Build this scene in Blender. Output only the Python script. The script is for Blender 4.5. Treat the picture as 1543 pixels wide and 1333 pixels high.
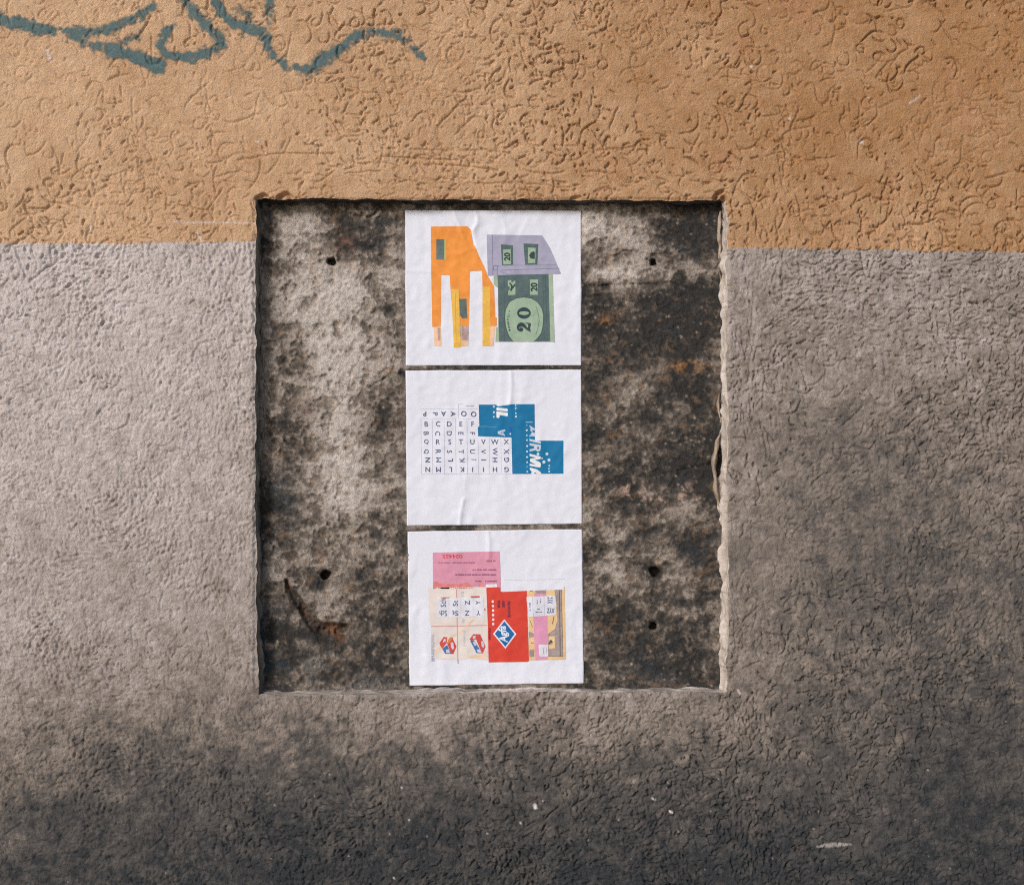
import bpy, bmesh, math
import numpy as np
from mathutils import Vector

R = math.radians
scene = bpy.context.scene
for o in list(bpy.data.objects):
    bpy.data.objects.remove(o)

# ------------------------------------------------------------------ camera, sky, sun, exposure
CAM_D, CAM_H = 1.9, 1.45           # metres from the wall, height of the lens
CX, CY = 771.5, 666.5              # centre of the photograph; 1 photograph pixel = 1 mm on the wall
cam_d = bpy.data.cameras.new('camera')
cam_d.sensor_width = 36.0
cam_d.lens = 36.0 * CAM_D / 1.543
cam_d.clip_start = 0.05
cam_d.clip_end = 2000
cam = bpy.data.objects.new('camera', cam_d)
scene.collection.objects.link(cam)
cam.location = (0, -CAM_D, CAM_H)
cam.rotation_euler = (R(90), 0, 0)
scene.camera = cam

SUN_EL, SUN_AZ = 26.0, 36.0        # elevation, degrees to the left of straight in front of the wall
world = bpy.data.worlds.new('World')
scene.world = world
world.use_nodes = True
wn = world.node_tree.nodes
sky = wn.new('ShaderNodeTexSky')
sky.sky_type = 'NISHITA'
sky.sun_disc = False
sky.sun_elevation = R(SUN_EL)
sky.sun_rotation = R(180 + SUN_AZ)
sky.dust_density = 3.0
sky.air_density = 1.0
world.node_tree.links.new(sky.outputs[0], wn['Background'].inputs[0])
wn['Background'].inputs[1].default_value = 0.075

sun_d = bpy.data.lights.new('sun', 'SUN')
sun_d.energy = 1.5
sun_d.angle = R(14)
sun_d.color = (1.0, 0.97, 0.95)
sun = bpy.data.objects.new('sun', sun_d)
scene.collection.objects.link(sun)
sdir = Vector((-math.sin(R(SUN_AZ)) * math.cos(R(SUN_EL)), -math.cos(R(SUN_AZ)) * math.cos(R(SUN_EL)), math.sin(R(SUN_EL))))
sun.rotation_euler = sdir.to_track_quat('Z', 'Y').to_euler()
sun.location = (-3, -5, 6)

vs_ = scene.view_settings
vs_.view_transform = 'Standard'
vs_.look = 'None'
vs_.gamma = 1
vs_.exposure = 0.33
vs_.use_curve_mapping = False
scene.cycles.use_denoising = False
scene.cycles.max_bounces = 6
scene.cycles.filter_width = 1.1

# ------------------------------------------------------------------ helpers: fields
rng = np.random.default_rng(11)
U0, V0 = -140, -140                # raster of the wall, 1 cell = 1 mm
RW, RH = 1824, 1614
UU, VV = np.meshgrid(np.arange(RW) + U0, np.arange(RH) + V0)
UU = UU.astype(np.float32); VV = VV.astype(np.float32)
_fx = np.fft.rfftfreq(RW)[None, :]
_fy = np.fft.fftfreq(RH)[:, None]

def blur(a, s, sy=None):
    sy = s if sy is None else sy
    g = np.exp(-2 * np.pi ** 2 * ((_fx * s) ** 2 + (_fy * sy) ** 2))
    return np.fft.irfft2(np.fft.rfft2(a) * g, s=a.shape).astype(np.float32)

def noise(s, sy=None):
    n = blur(rng.standard_normal((RH, RW)).astype(np.float32), s, sy)
    return n / n.std()

def fbm(s, octv=4, gain=0.55, sy=None):
    out = 0; a = 1.0
    for k in range(octv):
        f = 2.0 ** k
        out = out + a * noise(s / f, None if sy is None else sy / f)
        a *= gain
    return out / out.std()

def sstep(a, b, x):
    t = np.clip((x - a) / (b - a), 0, 1)
    return t * t * (3 - 2 * t)

def samp(f, u, v):
    x = np.clip(u - U0, 0, RW - 1.001); y = np.clip(v - V0, 0, RH - 1.001)
    i = x.astype(int); j = y.astype(int); fx = x - i; fy = y - j
    return (f[j, i] * (1 - fx) * (1 - fy) + f[j, i + 1] * fx * (1 - fy) + f[j + 1, i] * (1 - fx) * fy + f[j + 1, i + 1] * fx * fy)

def stamp(u, v, r, amp, f=None, K=4):
    """splat round dabs (max) into a raster"""
    if f is None:
        f = np.zeros((RH, RW), np.float32)
    x = u - U0; y = v - V0
    i0 = np.round(x).astype(int); j0 = np.round(y).astype(int)
    for dj in range(-K, K + 1):
        for di in range(-K, K + 1):
            i = i0 + di; j = j0 + dj
            d2 = (i - x) ** 2 + (j - y) ** 2
            w = amp * np.clip(1.25 * (1 - d2 / (r * r)), 0, 1)
            ok = (w > 0) & (i >= 0) & (i < RW) & (j >= 0) & (j < RH)
            np.maximum.at(f, (j[ok], i[ok]), w[ok].astype(np.float32))
    return f

def poly_pts(pts, step=0.8, smooth=True):
    """resample a polyline (Catmull-Rom) -> u, v, t"""
    p = np.array(pts, float)
    if smooth and len(p) > 2:
        q = np.vstack([2 * p[0] - p[1], p, 2 * p[-1] - p[-2]])
        out = []
        for k in range(1, len(q) - 2):
            n = max(2, int(np.hypot(*(q[k + 1][:2] - q[k][:2])) / step))
            t = np.linspace(0, 1, n, endpoint=False)[:, None]
            a, b, c, d = q[k - 1], q[k], q[k + 1], q[k + 2]
            out.append(0.5 * (2 * b + (c - a) * t + (2 * a - 5 * b + 4 * c - d) * t ** 2 + (3 * b - a - 3 * c + d) * t ** 3))
        return np.vstack(out + [p[-1:]])
    out = []
    for a, b in zip(p[:-1], p[1:]):
        n = max(2, int(np.hypot(*(b - a)[:2]) / step))
        out.append(a + (b - a) * np.linspace(0, 1, n, endpoint=False)[:, None])
    return np.vstack(out + [p[-1:]])

def line_field(lines, K=5, jitter=0.0):
    """lines: [(pts with optional radius column, radius, amp)]"""
    us, vs, rs, am = [], [], [], []
    for pts, r, a in lines:
        q = poly_pts(pts)
        if jitter and len(q) >= 5:
            n = rng.standard_normal((len(q), 2)); kk = np.ones(5) / 5
            n = np.stack([np.convolve(n[:, 0], kk, 'same'), np.convolve(n[:, 1], kk, 'same')], 1)
            q[:, :2] += n * jitter
        us.append(q[:, 0]); vs.append(q[:, 1])
        rs.append(q[:, 2] if q.shape[1] > 2 else np.full(len(q), r)); am.append(np.full(len(q), a))
    return stamp(np.concatenate(us), np.concatenate(vs), np.concatenate(rs), np.concatenate(am), K=K)

def S2L(c):
    c = np.asarray(c, float) / 255.0
    return np.where(c <= 0.04045, c / 12.92, ((c + 0.055) / 1.055) ** 2.4)

# ------------------------------------------------------------------ helpers: objects
col = scene.collection

def W(u, v, depth):
    """photograph pixel + depth behind the wall face (mm) -> world"""
    k = 1 + depth / (CAM_D * 1000)
    return np.stack([(u - CX) * k / 1000, depth / 1000 + 0 * u, CAM_H - (v - CY) * k / 1000], -1)

def mesh_np(name, verts, quads, mat, parent=None, colors=None, attr=None):
    me = bpy.data.meshes.new(name)
    verts = np.asarray(verts, np.float32); quads = np.asarray(quads, np.int32)
    me.vertices.add(len(verts)); me.vertices.foreach_set('co', verts.ravel())
    n = quads.shape[1]
    me.loops.add(quads.size); me.loops.foreach_set('vertex_index', quads.ravel())
    me.polygons.add(len(quads))
    me.polygons.foreach_set('loop_start', np.arange(0, quads.size, n, dtype=np.int32))
    me.polygons.foreach_set('use_smooth', np.ones(len(quads), bool))
    me.update(calc_edges=True)
    if colors is not None:
        a = me.color_attributes.new('paint', 'FLOAT_COLOR', 'POINT')
        c = np.ones((len(verts), 4), np.float32); c[:, :colors.shape[1]] = colors
        a.data.foreach_set('color', c.ravel())
    if attr is not None:
        a = me.attributes.new('cover', 'FLOAT', 'POINT')
        a.data.foreach_set('value', np.asarray(attr, np.float32))
    me.materials.append(mat)
    ob = bpy.data.objects.new(name, me); col.objects.link(ob)
    if parent: ob.parent = parent
    return ob

def grid_quads(nu, nv):
    i = np.arange(nu - 1)[None, :]; j = np.arange(nv - 1)[:, None]
    a = (j * nu + i)
    return np.stack([a, a + nu, a + nu + 1, a + 1], -1).reshape(-1, 4)

def compact(verts, quads, *extra):
    used = np.unique(quads)
    mp = np.full(len(verts), -1); mp[used] = np.arange(len(used))
    return (verts[used], mp[quads]) + tuple(e[used] for e in extra)

def tag(o, label, cat, group=None):
    o['label'] = label; o['category'] = cat
    if group: o['group'] = group

# ------------------------------------------------------------------ materials
def nodes_of(m):
    m.use_nodes = True
    nt = m.node_tree
    return nt, nt.nodes, nt.nodes['Principled BSDF']

def coords(nt):
    return nt.nodes.new('ShaderNodeNewGeometry').outputs['Position']

def surf_mat(name, rough=0.9, var=0.12, bump=0.35, fine=900.0, attr='paint', color=None, spec=0.25, dist=0.001, nrough=0.5):
    """paint colour from the code-made attribute (or a flat pigment), fine grain and relief from noise"""
    m = bpy.data.materials.new(name)
    nt, N, b = nodes_of(m)
    L = nt.links.new
    pos = coords(nt)
    n1 = N.new('ShaderNodeTexNoise'); n1.inputs['Scale'].default_value = fine; n1.inputs['Detail'].default_value = 4; n1.inputs['Roughness'].default_value = nrough
    n2 = N.new('ShaderNodeTexNoise'); n2.inputs['Scale'].default_value = fine * 0.22; n2.inputs['Detail'].default_value = 5
    L(pos, n1.inputs['Vector']); L(pos, n2.inputs['Vector'])
    mixn = N.new('ShaderNodeMath'); mixn.operation = 'ADD'
    L(n1.outputs[0], mixn.inputs[0]); L(n2.outputs[0], mixn.inputs[1])
    mr = N.new('ShaderNodeMapRange')
    mr.inputs['From Min'].default_value = 0.6; mr.inputs['From Max'].default_value = 1.4
    mr.inputs['To Min'].default_value = 1 - var; mr.inputs['To Max'].default_value = 1 + var
    L(mixn.outputs[0], mr.inputs[0])
    mul = N.new('ShaderNodeVectorMath'); mul.operation = 'SCALE'
    if color is None:
        at = N.new('ShaderNodeAttribute'); at.attribute_name = attr
        L(at.outputs['Color'], mul.inputs[0])
    else:
        mul.inputs[0].default_value = color
    L(mr.outputs[0], mul.inputs['Scale'])
    L(mul.outputs[0], b.inputs['Base Color'])
    b.inputs['Roughness'].default_value = rough
    b.inputs['Specular IOR Level'].default_value = spec
    bp = N.new('ShaderNodeBump'); bp.inputs['Strength'].default_value = bump; bp.inputs['Distance'].default_value = dist
    L(mixn.outputs[0], bp.inputs['Height']); L(bp.outputs[0], b.inputs['Normal'])
    return m

M_PLASTER = surf_mat('painted_plaster', 0.92, 0.13, 1.0, 330.0, spec=.15, dist=0.0022, nrough=.7)
M_RECESS = surf_mat('weathered_render', 0.92, 0.30, 1.0, 480.0, dist=0.0026, nrough=.75)
M_REVEAL = surf_mat('broken_render', 0.92, 0.2, 0.8, 500.0)

def outer_bump(m):
    """far from the photographed stretch the mesh is coarser: worm grooves go on as relief"""
    nt = m.node_tree; N = nt.nodes; L = nt.links.new
    pos = coords(nt)
    at = N.new('ShaderNodeAttribute'); at.attribute_name = 'cover'
    n = N.new('ShaderNodeTexNoise'); n.inputs['Scale'].default_value = 95; n.inputs['Detail'].default_value = 3; n.inputs['Distortion'].default_value = 1.4
    L(pos, n.inputs['Vector'])
    bp2 = N.new('ShaderNodeBump'); bp2.inputs['Distance'].default_value = 0.012
    L(at.outputs['Fac'], bp2.inputs['Strength']); L(n.outputs[0], bp2.inputs['Height'])
    bp = next(x for x in N if x.type == 'BUMP' and x != bp2)
    L(bp2.outputs[0], bp.inputs['Normal'])
outer_bump(M_PLASTER)

# ------------------------------------------------------------------ the setting: ground
def flat_mat(name, c, rough=0.9, var=0.2, fine=60.0, bump=0.3):
    return surf_mat(name, rough, var, bump, fine, color=c)
ME = bpy.data.meshes.new('pavement')
ME.from_pydata([(-150, -300, 0), (150, -300, 0), (150, 5, 0), (-150, 5, 0)], [], [(0, 1, 2, 3)])
ME.materials.append(flat_mat('pavement_stone', (0.24, 0.23, 0.21)))
pav = bpy.data.objects.new('pavement', ME); col.objects.link(pav)
pav['kind'] = 'structure'

# ------------------------------------------------------------------ the wall: relief of the plaster
NL, NR, NT, NB, PL = 384.0, 1096.0, 301.0, 1043.5, 370.0     # recess opening and paint line (mm on the wall)

def paint_line(u):
    return np.interp(u, [-4000, 0, 200, 384, 1096, 1300, 1543, 5000], [368, 367, 366.5, 364, 373.5, 376, 379.5, 379.5])

def mask_zone():
    return sstep(-3, 3, VV - paint_line(UU))          # 0 ochre, 1 grey
GREY = mask_zone()

du = np.maximum(np.maximum(NL - UU, UU - NR), 0); dv = np.maximum(np.maximum(NT - VV, VV - NB), 0)
dist_open = np.hypot(du, dv)
# direction in which the float was dragged: along the edges near the recess, wandering elsewhere
wander = 1.6 * noise(90) + 0.8 * noise(35)
side = np.exp(-(du / 110.0) ** 2) * (VV > NT - 40) * (du > 0)
top = np.exp(-(dv / 85.0) ** 2) * (UU > NL - 60) * (UU < NR + 60) * (VV < NT)
side = np.clip(blur(side, 12), 0, 1); top = np.clip(blur(top, 12), 0, 1)
band = np.exp(-((VV - 470) / 80.0) ** 2) * (UU > NR) * 0.8
ct = np.cos(2 * wander) * (1 - np.clip(side + top + band, 0, 1)) + top - side * 1.0 + band
st_ = np.sin(2 * wander) * (1 - np.clip(side + top + band, 0, 1))
THETA = 0.5 * np.arctan2(st_, ct)
ALIGN = np.clip(side + top + band, 0, 1) * 0.85

def worms(n, lmin, lmax, rmin, rmax, curl, pull, zone, amp=(0.6, 1.0), depthmap=None, dens=None):
    u = rng.uniform(U0, U0 + RW, n); v = rng.uniform(V0, V0 + RH, n)
    z = samp(GREY, u, v); keep = rng.random(n) < (z if zone else 1 - z)
    ins = (u > NL + 4) & (u < NR - 4) & (v > NT + 4) & (v < NB - 4)
    keep &= ~ins
    if dens is not None: keep &= rng.random(n) < samp(dens, u, v)
    u, v = u[keep], v[keep]; n = len(u)
    L = rng.uniform(lmin, lmax, n) ** 1.0
    r = rng.uniform(rmin, rmax, n); a = rng.uniform(amp[0], amp[1], n)
    if depthmap is not None: a = a * samp(depthmap, u, v)
    th = rng.uniform(0, 2 * np.pi, n)
    f0 = samp(THETA, u, v); al = samp(ALIGN, u, v)
    flip = np.where(rng.random(n) < 0.5, 0, np.pi)
    th = np.where(rng.random(n) < np.maximum(al, pull), f0 + flip + rng.normal(0, 0.35, n), th)
    cv = rng.normal(0, curl, n)
    us, vs2, rs, am = [], [], [], []
    step = 0.8
    for k in range(int(lmax / step)):
        live = k * step < L
        if not live.any(): break
        t = k * step / L
        taper = np.clip(4 * np.minimum(t, 1 - t) + 0.45, 0, 1)
        us.append(u[live]); vs2.append(v[live]); rs.append((r * taper)[live]); am.append((a * taper)[live])
        cv = cv * 0.985 + rng.normal(0, curl * 0.22, n)
        th = th + cv * step * (1 - 0.7 * al) + rng.normal(0, 0.06, n)
        u = u + np.cos(th) * step; v = v + np.sin(th) * step
    return np.concatenate(us), np.concatenate(vs2), np.concatenate(rs), np.concatenate(am)

dm = np.clip(0.75 + 0.28 * noise(60) + 0.25 * sstep(300, 900, UU), 0.55, 1.25)
gro = np.zeros((RH, RW), np.float32)
clus = np.clip(0.62 + 0.55 * noise(38) + 0.3 * noise(90), 0.08, 1.4)          # squiggles come in clusters
for args in [dict(n=4200, lmin=12, lmax=60, rmin=1.1, rmax=1.7, curl=0.075, pull=0.2, zone=0, amp=(0.45, 1.0)),
             dict(n=26000, lmin=2.0, lmax=15, rmin=1.0, rmax=1.9, curl=0.13, pull=0.3, zone=0, amp=(0.2, 1.2)),
             dict(n=50000, lmin=2.0, lmax=14, rmin=1.0, rmax=1.8, curl=0.12, pull=0.5, zone=1, amp=(0.15, 1.1)),
             dict(n=3200, lmin=12, lmax=45, rmin=1.0, rmax=1.7, curl=0.06, pull=0.75, zone=1, amp=(0.4, 0.9))]:
    stamp(*worms(depthmap=dm, dens=(np.sqrt(clus) if args['zone'] else clus) if args['lmax'] < 20 else None, **args), f=gro, K=2)

def dragged(sa, sb, nang=9, p=5):
    """grain drawn out along the direction of the float"""
    F = np.fft.rfft2(rng.standard_normal((RH, RW)).astype(np.float32))
    out = np.zeros((RH, RW), np.float32); ww = np.zeros_like(out) + 1e-6
    for k in range(nang):
        t0 = math.pi * k / nang; c_, s_ = math.cos(t0), math.sin(t0)
        fa = _fx * c_ + _fy * s_; fb = -_fx * s_ + _fy * c_
        g = np.exp(-2 * np.pi ** 2 * ((fa * sa) ** 2 + (fb * sb) ** 2)) - np.exp(-2 * np.pi ** 2 * ((fa * sa * 1.5) ** 2 + (fb * sb * 3.0) ** 2))
        n_ = np.fft.irfft2(F * g, s=(RH, RW)).astype(np.float32); n_ /= n_.std()
        w_ = (0.5 + 0.5 * np.cos(2 * (THETA - t0))) ** p
        out += n_ * w_; ww += w_ ** 2
    return out / np.sqrt(ww)
drag = dragged(2.3, 1.15, p=3)
iso = noise(1.2) - 0.9 * noise(2.9); iso /= iso.std()
mixf = np.clip(.45 + .35 * noise(30), 0, 1)
gr = drag * mixf + iso * (1 - mixf); gr /= gr.std()
dragm = np.clip(0.95 + 0.22 * noise(45) + .18 * noise(14), 0.45, 1.5)
rough = dragm * (0.36 * gr - 0.35 * np.maximum(-gr - 0.8, 0))
# a few long drag marks above the recess
longs = []
for pts in [[(618, 225), (660, 226), (722, 227)], [(575, 236), (690, 241)], [(640, 248), (700, 250), (750, 257)], [(716, 277), (770, 276), (822, 279)],
            [(520, 262), (575, 258)], [(360, 242), (420, 233), (505, 232)], [(322, 268), (362, 258)], [(870, 215), (900, 226), (960, 221)],
            [(735, 228), (768, 232), (790, 256), (830, 262), (850, 258)], [(660, 190), (700, 150), (712, 165)], [(310, 130), (318, 165), (345, 185), (390, 172)],
            [(205, 60), (216, 45), (228, 24)], [(1320, 118), (1338, 95), (1352, 90)], [(30, 325), (70, 318), (90, 290)], [(155, 135), (158, 155), (185, 155)],
            [(1335, 245), (1355, 275), (1362, 290)], [(1400, 330), (1440, 375)], [(1135, 455), (1130, 560), (1133, 640)], [(1152, 575), (1150, 615)],
            [(1270, 640), (1285, 628), (1300, 612)], [(1400, 735), (1420, 700), (1450, 685)], [(44, 425), (80, 398), (122, 400)], [(290, 545), (300, 520), (332, 510)],
            [(160, 655), (190, 640), (195, 625)], [(225, 1280), (245, 1262), (240, 1240)], [(810, 1320), (805, 1290), (775, 1278), (750, 1280)],
            [(1225, 1100), (1230, 1130)]]:
    longs.append((pts, 1.5, rng.uniform(.5, .9)))
gro = np.maximum(gro, line_field(longs, K=3, jitter=1.0))
soft = blur(gro, 0.3)
band_noise = noise(1.6) - noise(4.0) * 0.6
lump = noise(7)
H = (1 - GREY) * (-5.0 * soft + 0.15 * blur(gro, 3) + 0.22 * rough + 0.16 * band_noise + 0.15 * lump) \
    + GREY * (-4.6 * soft + 0.1 * blur(gro, 3) + 1.25 * rough + 0.22 * band_noise + 0.18 * lump)
H += 1.6 * noise(110) + 0.5 * noise(42)
# the trowelled strip beside the opening, and its rounded lip
H += 1.2 * np.exp(-(dist_open / 14.0) ** 2)
H -= 2.6 * np.exp(-(dist_open / 2.2) ** 2)
# broken corners above the opening
notch = line_field([([(388, 300, 4), (398, 294, 3), (404, 296, 2)], 3, 1), ([(420, 299, 4), (432, 293, 4), (440, 298, 3)], 3, 1),
                    ([(1078, 298, 5), (1084, 291, 4), (1090, 288, 3)], 3, 1), ([(1090, 300, 6), (1092, 296, 4)], 3, 1),
                    ([(700, 299, 2), (712, 298, 2)], 2, .6), ([(862, 299, 2.4), (875, 297, 2)], 2, .7)], K=7, jitter=0.6)
H -= 10 * blur(notch, 0.7)

# ------------------------------------------------------------------ the wall: paint, fading and grime
def blobs(lst):
    f = np.zeros((RH, RW), np.float32)
    for (u, v, ru, rv, a) in lst:
        f += a * np.exp(-(((UU - u) / ru) ** 2 + ((VV - v) / rv) ** 2))
    return f

def ctrl(us, vs, vals, warp=45):
    """smooth field through hand-read values, its contours broken up by noise"""
    wu = UU + warp * WN1; wv = VV + warp * WN2
    vals = np.array(vals, float)
    out = np.zeros_like(UU)
    cols = np.stack([np.interp(np.arange(U0 - 300, U0 + RW + 300), us, vals[k]) for k in range(len(vs))])
    fv = np.interp(np.arange(V0 - 300, V0 + RH + 300), vs, np.arange(len(vs)))
    jj = np.clip((wv - (V0 - 300)).astype(int), 0, RH + 599); ii = np.clip((wu - (U0 - 300)).astype(int), 0, RW + 599)
    f = fv[jj]; k = np.clip(f.astype(int), 0, len(vs) - 2); t = f - k
    t = t * t * (3 - 2 * t)
    return (cols[k, ii] * (1 - t) + cols[k + 1, ii] * t).astype(np.float32)
WN1 = noise(45) * 0.45 + noise(14) * 0.6 + noise(4) * 0.7
WN2 = noise(45) * 0.45 + noise(14) * 0.6 + noise(4) * 0.7

mott = fbm(38, 5, 0.6)
fine = fbm(6, 3, 0.7)
# ochre paint: bleached pale on one side, stronger on the other
fade = ctrl([0, 350, 700, 1100, 1543], [0, 180, 360], [[0.10, 0.25, 0.5, 0.8, 1.0], [0.0, 0.2, 0.45, 0.75, 0.95], [0.15, 0.3, 0.5, 0.7, 0.8]], 60)
fade = np.clip(fade + 0.08 * mott + 0.05 * fine, 0, 1)[..., None]
ochre = S2L((213, 179, 147)) * (1 - fade) + S2L((170, 129, 91)) * fade
pinkish = np.clip(sstep(1.3, 2.4, fbm(22, 4, 0.7)) * sstep(900, 1200, UU), 0, 1)[..., None] * 0.16
ochre = ochre * (1 - pinkish) + S2L((200, 138, 118)) * pinkish
# grey dado: pale paint, darker to the right and grimy towards the foot
grey_tone = ctrl([0, 130, 300, 384, 560, 771, 1000, 1130, 1300, 1543], [370, 500, 700, 900, 1010, 1080, 1160, 1250, 1333],
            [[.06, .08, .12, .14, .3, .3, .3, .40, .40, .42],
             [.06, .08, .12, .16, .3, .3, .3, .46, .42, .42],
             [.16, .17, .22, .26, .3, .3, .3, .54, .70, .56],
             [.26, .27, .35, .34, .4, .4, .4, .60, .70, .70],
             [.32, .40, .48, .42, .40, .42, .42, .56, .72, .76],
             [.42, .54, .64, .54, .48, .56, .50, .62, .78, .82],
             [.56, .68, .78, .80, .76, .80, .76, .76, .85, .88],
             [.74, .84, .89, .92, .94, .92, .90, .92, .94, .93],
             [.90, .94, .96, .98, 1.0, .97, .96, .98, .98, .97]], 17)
grey_tone = np.clip(grey_tone + 0.025 * mott + 0.045 * fine + 0.03 * noise(1.6), 0, 1)
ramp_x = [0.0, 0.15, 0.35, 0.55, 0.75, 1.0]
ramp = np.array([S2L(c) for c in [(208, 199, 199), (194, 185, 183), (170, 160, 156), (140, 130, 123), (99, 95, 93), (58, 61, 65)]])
grey = np.stack([np.interp(grey_tone, ramp_x, ramp[:, k]) for k in range(3)], -1)
g3 = GREY[..., None]
edge_sharp = (VV > paint_line(UU))[..., None]
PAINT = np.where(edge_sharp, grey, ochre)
# flecks and scrapes with a shape of their own
flk = line_field([([(806, 1213), (807, 1217)], 3.4, 1), ([(1010, 1223), (1013, 1224)], 2.2, 1), ([(1232, 1277, 1.2), (1258, 1274, 4.2), (1284, 1273, 1.2)], 3, .45),
                  ([(262, 335), (300, 335.5), (345, 336), (383, 337)], 1.6, .55), ([(296, 350), (304, 362)], 2.2, .7), ([(132, 348), (138, 340)], 2, .6),
                  ([(70, 75), (75, 92)], 3.0, .6), ([(363, 613), (384, 613)], 1.6, .7), ([(605, 1185), (606, 1186)], 1.5, .9), ([(616, 1234), (617, 1235)], 1.5, .9),
                  ([(734, 1255), (735, 1256)], 1.5, .9), ([(784, 1239), (785, 1240)], 1.6, .8), ([(593, 1322), (594, 1323)], 1.8, .9), ([(818, 1206), (819, 1207)], 1.5, .7),
                  ([(983, 1203), (987, 1205)], 2.0, .6), ([(1005, 1188), (1006, 1189)], 1.6, .8), ([(1132, 100), (1133, 101)], 2, .8), ([(1297, 213), (1299, 215)], 3, .7),
                  ([(386, 213), (389, 214)], 1.6, .9), ([(1115, 1045), (1112, 1040)], 2, .7), ([(1463, 1053), (1464, 1054)], 2, .8), ([(1220, 498), (1221, 499)], 2, .6),
                  ([(7, 570), (8, 575)], 3, .7), ([(0, 848), (14, 852)], 2, .5), ([(1385, 145), (1378, 152), (1370, 156)], 2.2, .5), ([(1190, 178), (1191, 180)], 1.6, .8)], K=6, jitter=.6)
ns = 420                                                   # tiny random flecks
flk = np.maximum(flk, stamp(rng.uniform(U0, U0 + RW, ns), rng.uniform(V0, V0 + RH, ns), rng.uniform(0.8, 1.5, ns), rng.uniform(.2, .7, ns), K=2))
PAINT = PAINT * (1 - flk[..., None]) + S2L((226, 216, 214)) * flk[..., None]
yel = np.clip(blobs([(545, 150, 9, 26, .35), (545, 172, 7, 8, .4), (1355, 173, 10, 9, .3), (116, 260, 7, 9, .4)]) * (0.6 + 0.6 * fine), 0, .75)[..., None]
PAINT = PAINT * (1 - yel) + S2L((210, 166, 110)) * yel
del fade, pinkish, yel

# spray-paint tag
tagl = [([(-30, 18, 9), (0, 28, 11), (40, 38, 12), (90, 48, 11), (118, 52, 10), (160, 44, 9), (195, 30, 8), (222, 14, 6), (236, 4, 4)], 9, 1.0),
        ([(112, 55, 9), (140, 68, 10), (165, 75, 11), (195, 84, 10), (225, 92, 9), (240, 100, 7)], 9, .85),
        ([(178, 70, 8), (195, 60, 8), (212, 52, 6)], 7, .7),
        ([(200, 92, 4), (222, 94, 9), (234, 98, 13), (238, 103, 10)], 9, 1.5),
        ([(262, 40, 7), (247, 52, 7), (242, 70, 7), (252, 82, 7), (285, 86, 7), (312, 80, 8), (330, 68, 9), (335, 60, 9), (318, 48, 9), (300, 28, 9), (285, 10, 9), (272, -8, 9), (262, -30, 8)], 8, 1.0),
        ([(312, -30, 8), (322, -4, 9), (332, 14, 9), (350, 34, 9), (372, 45, 10), (392, 55, 9), (405, 72, 8), (420, 90, 8), (440, 103, 9), (468, 103, 9), (490, 88, 9), (512, 72, 8), (535, 58, 8), (562, 49, 8), (590, 52, 8), (612, 64, 7), (632, 78, 5), (642, 88, 3)], 8, 1.0),
        ([(360, 14, 8), (378, 30, 9), (392, 50, 9), (402, 66, 8)], 8, .8),
        ([(403, -30, 7), (405, 0, 8), (407, 14, 8), (404, 34, 6)], 7, .8)]
cov = line_field([([(x_, y_, r_ * .95) for x_, y_, r_ in p_], r2_, a_) for p_, r2_, a_ in tagl], K=16)
cov = blur(cov, 3.3)
# less paint reaches the grooves and the lee of the grain
cov = cov * (1.12 + 0.12 * mott) + (0.20 * fine + 0.20 * noise(1.8) - 0.3 * blur(gro, .8)) * (cov > .02)
COVER = np.clip(sstep(0.04, 1.0, cov), 0, 1) * 0.80

# ------------------------------------------------------------------ the wall: meshes
wall = bpy.data.objects.new('plastered_wall', None); col.objects.link(wall)
tag(wall, 'rough plastered street wall, ochre above and grimy grey below, with a square recess', 'wall')

STEP = 1.45
def axis(fine_lo, fine_hi, brk, lo, hi):
    pts = [fine_lo] + brk + [fine_hi]
    out = []
    for a, b in zip(pts[:-1], pts[1:]):
        n = int(round((b - a) / STEP)); out.append(np.linspace(a, b, n, endpoint=False))
    out.append(np.array([fine_hi]))
    x = np.concatenate(out)
    def grow(start, end, sgn):
        r = []; s = STEP; p = start
        while True:
            s = min(s * 1.3, 120); p = p + sgn * s
            if (p - end) * sgn > -60: r.append(end); return np.array(r)
            r.append(p)
    return np.concatenate([grow(fine_lo, lo, -1)[::-1], x, grow(fine_hi, hi, 1)])
us = axis(-30, 1573, [NL, NR], -3400, 4900)
vs = axis(-30, 1363, [NT, PL, NB], -1500, 2116)
nu, nv = len(us), len(vs)
iL, iR = np.argmin(abs(us - NL)), np.argmin(abs(us - NR))
jT, jP, jB = np.argmin(abs(vs - NT)), np.argmin(abs(vs - PL)), np.argmin(abs(vs - NB))
GU, GV = np.meshgrid(us, vs)

def rag(n, k, a):
    x = rng.standard_normal(n + 4 * k + 1); g = np.exp(-0.5 * (np.arange(-2 * k, 2 * k + 1) / k) ** 2)
    y = np.convolve(x, g, 'same')[2 * k:2 * k + n]
    return a * y / (y.std() + 1e-9)
rL = np.interp(vs, [301, 420, 600, 760, 900, 1043], [0.5, 0, 1.5, 2.0, 2.5, 4.5]) + rag(nv, 14, .9) + rag(nv, 3, .6)
rR = np.interp(vs, [301, 340, 480, 640, 700, 800, 1043], [-3, 0, 1.0, 0, -1, 0, 1.5]) + rag(nv, 16, 1.1) + rag(nv, 3, .8)
rT = np.interp(us, [384, 700, 1096], [-1, 0, 0.8]) + rag(nu, 14, .5) + rag(nu, 3, .55)
rB = np.interp(us, [384, 470, 600, 720, 900, 1096], [3.5, 4.5, 0.5, -1.0, 0.5, -1.5]) + rag(nu, 14, .7) + rag(nu, 3, .5)
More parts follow.
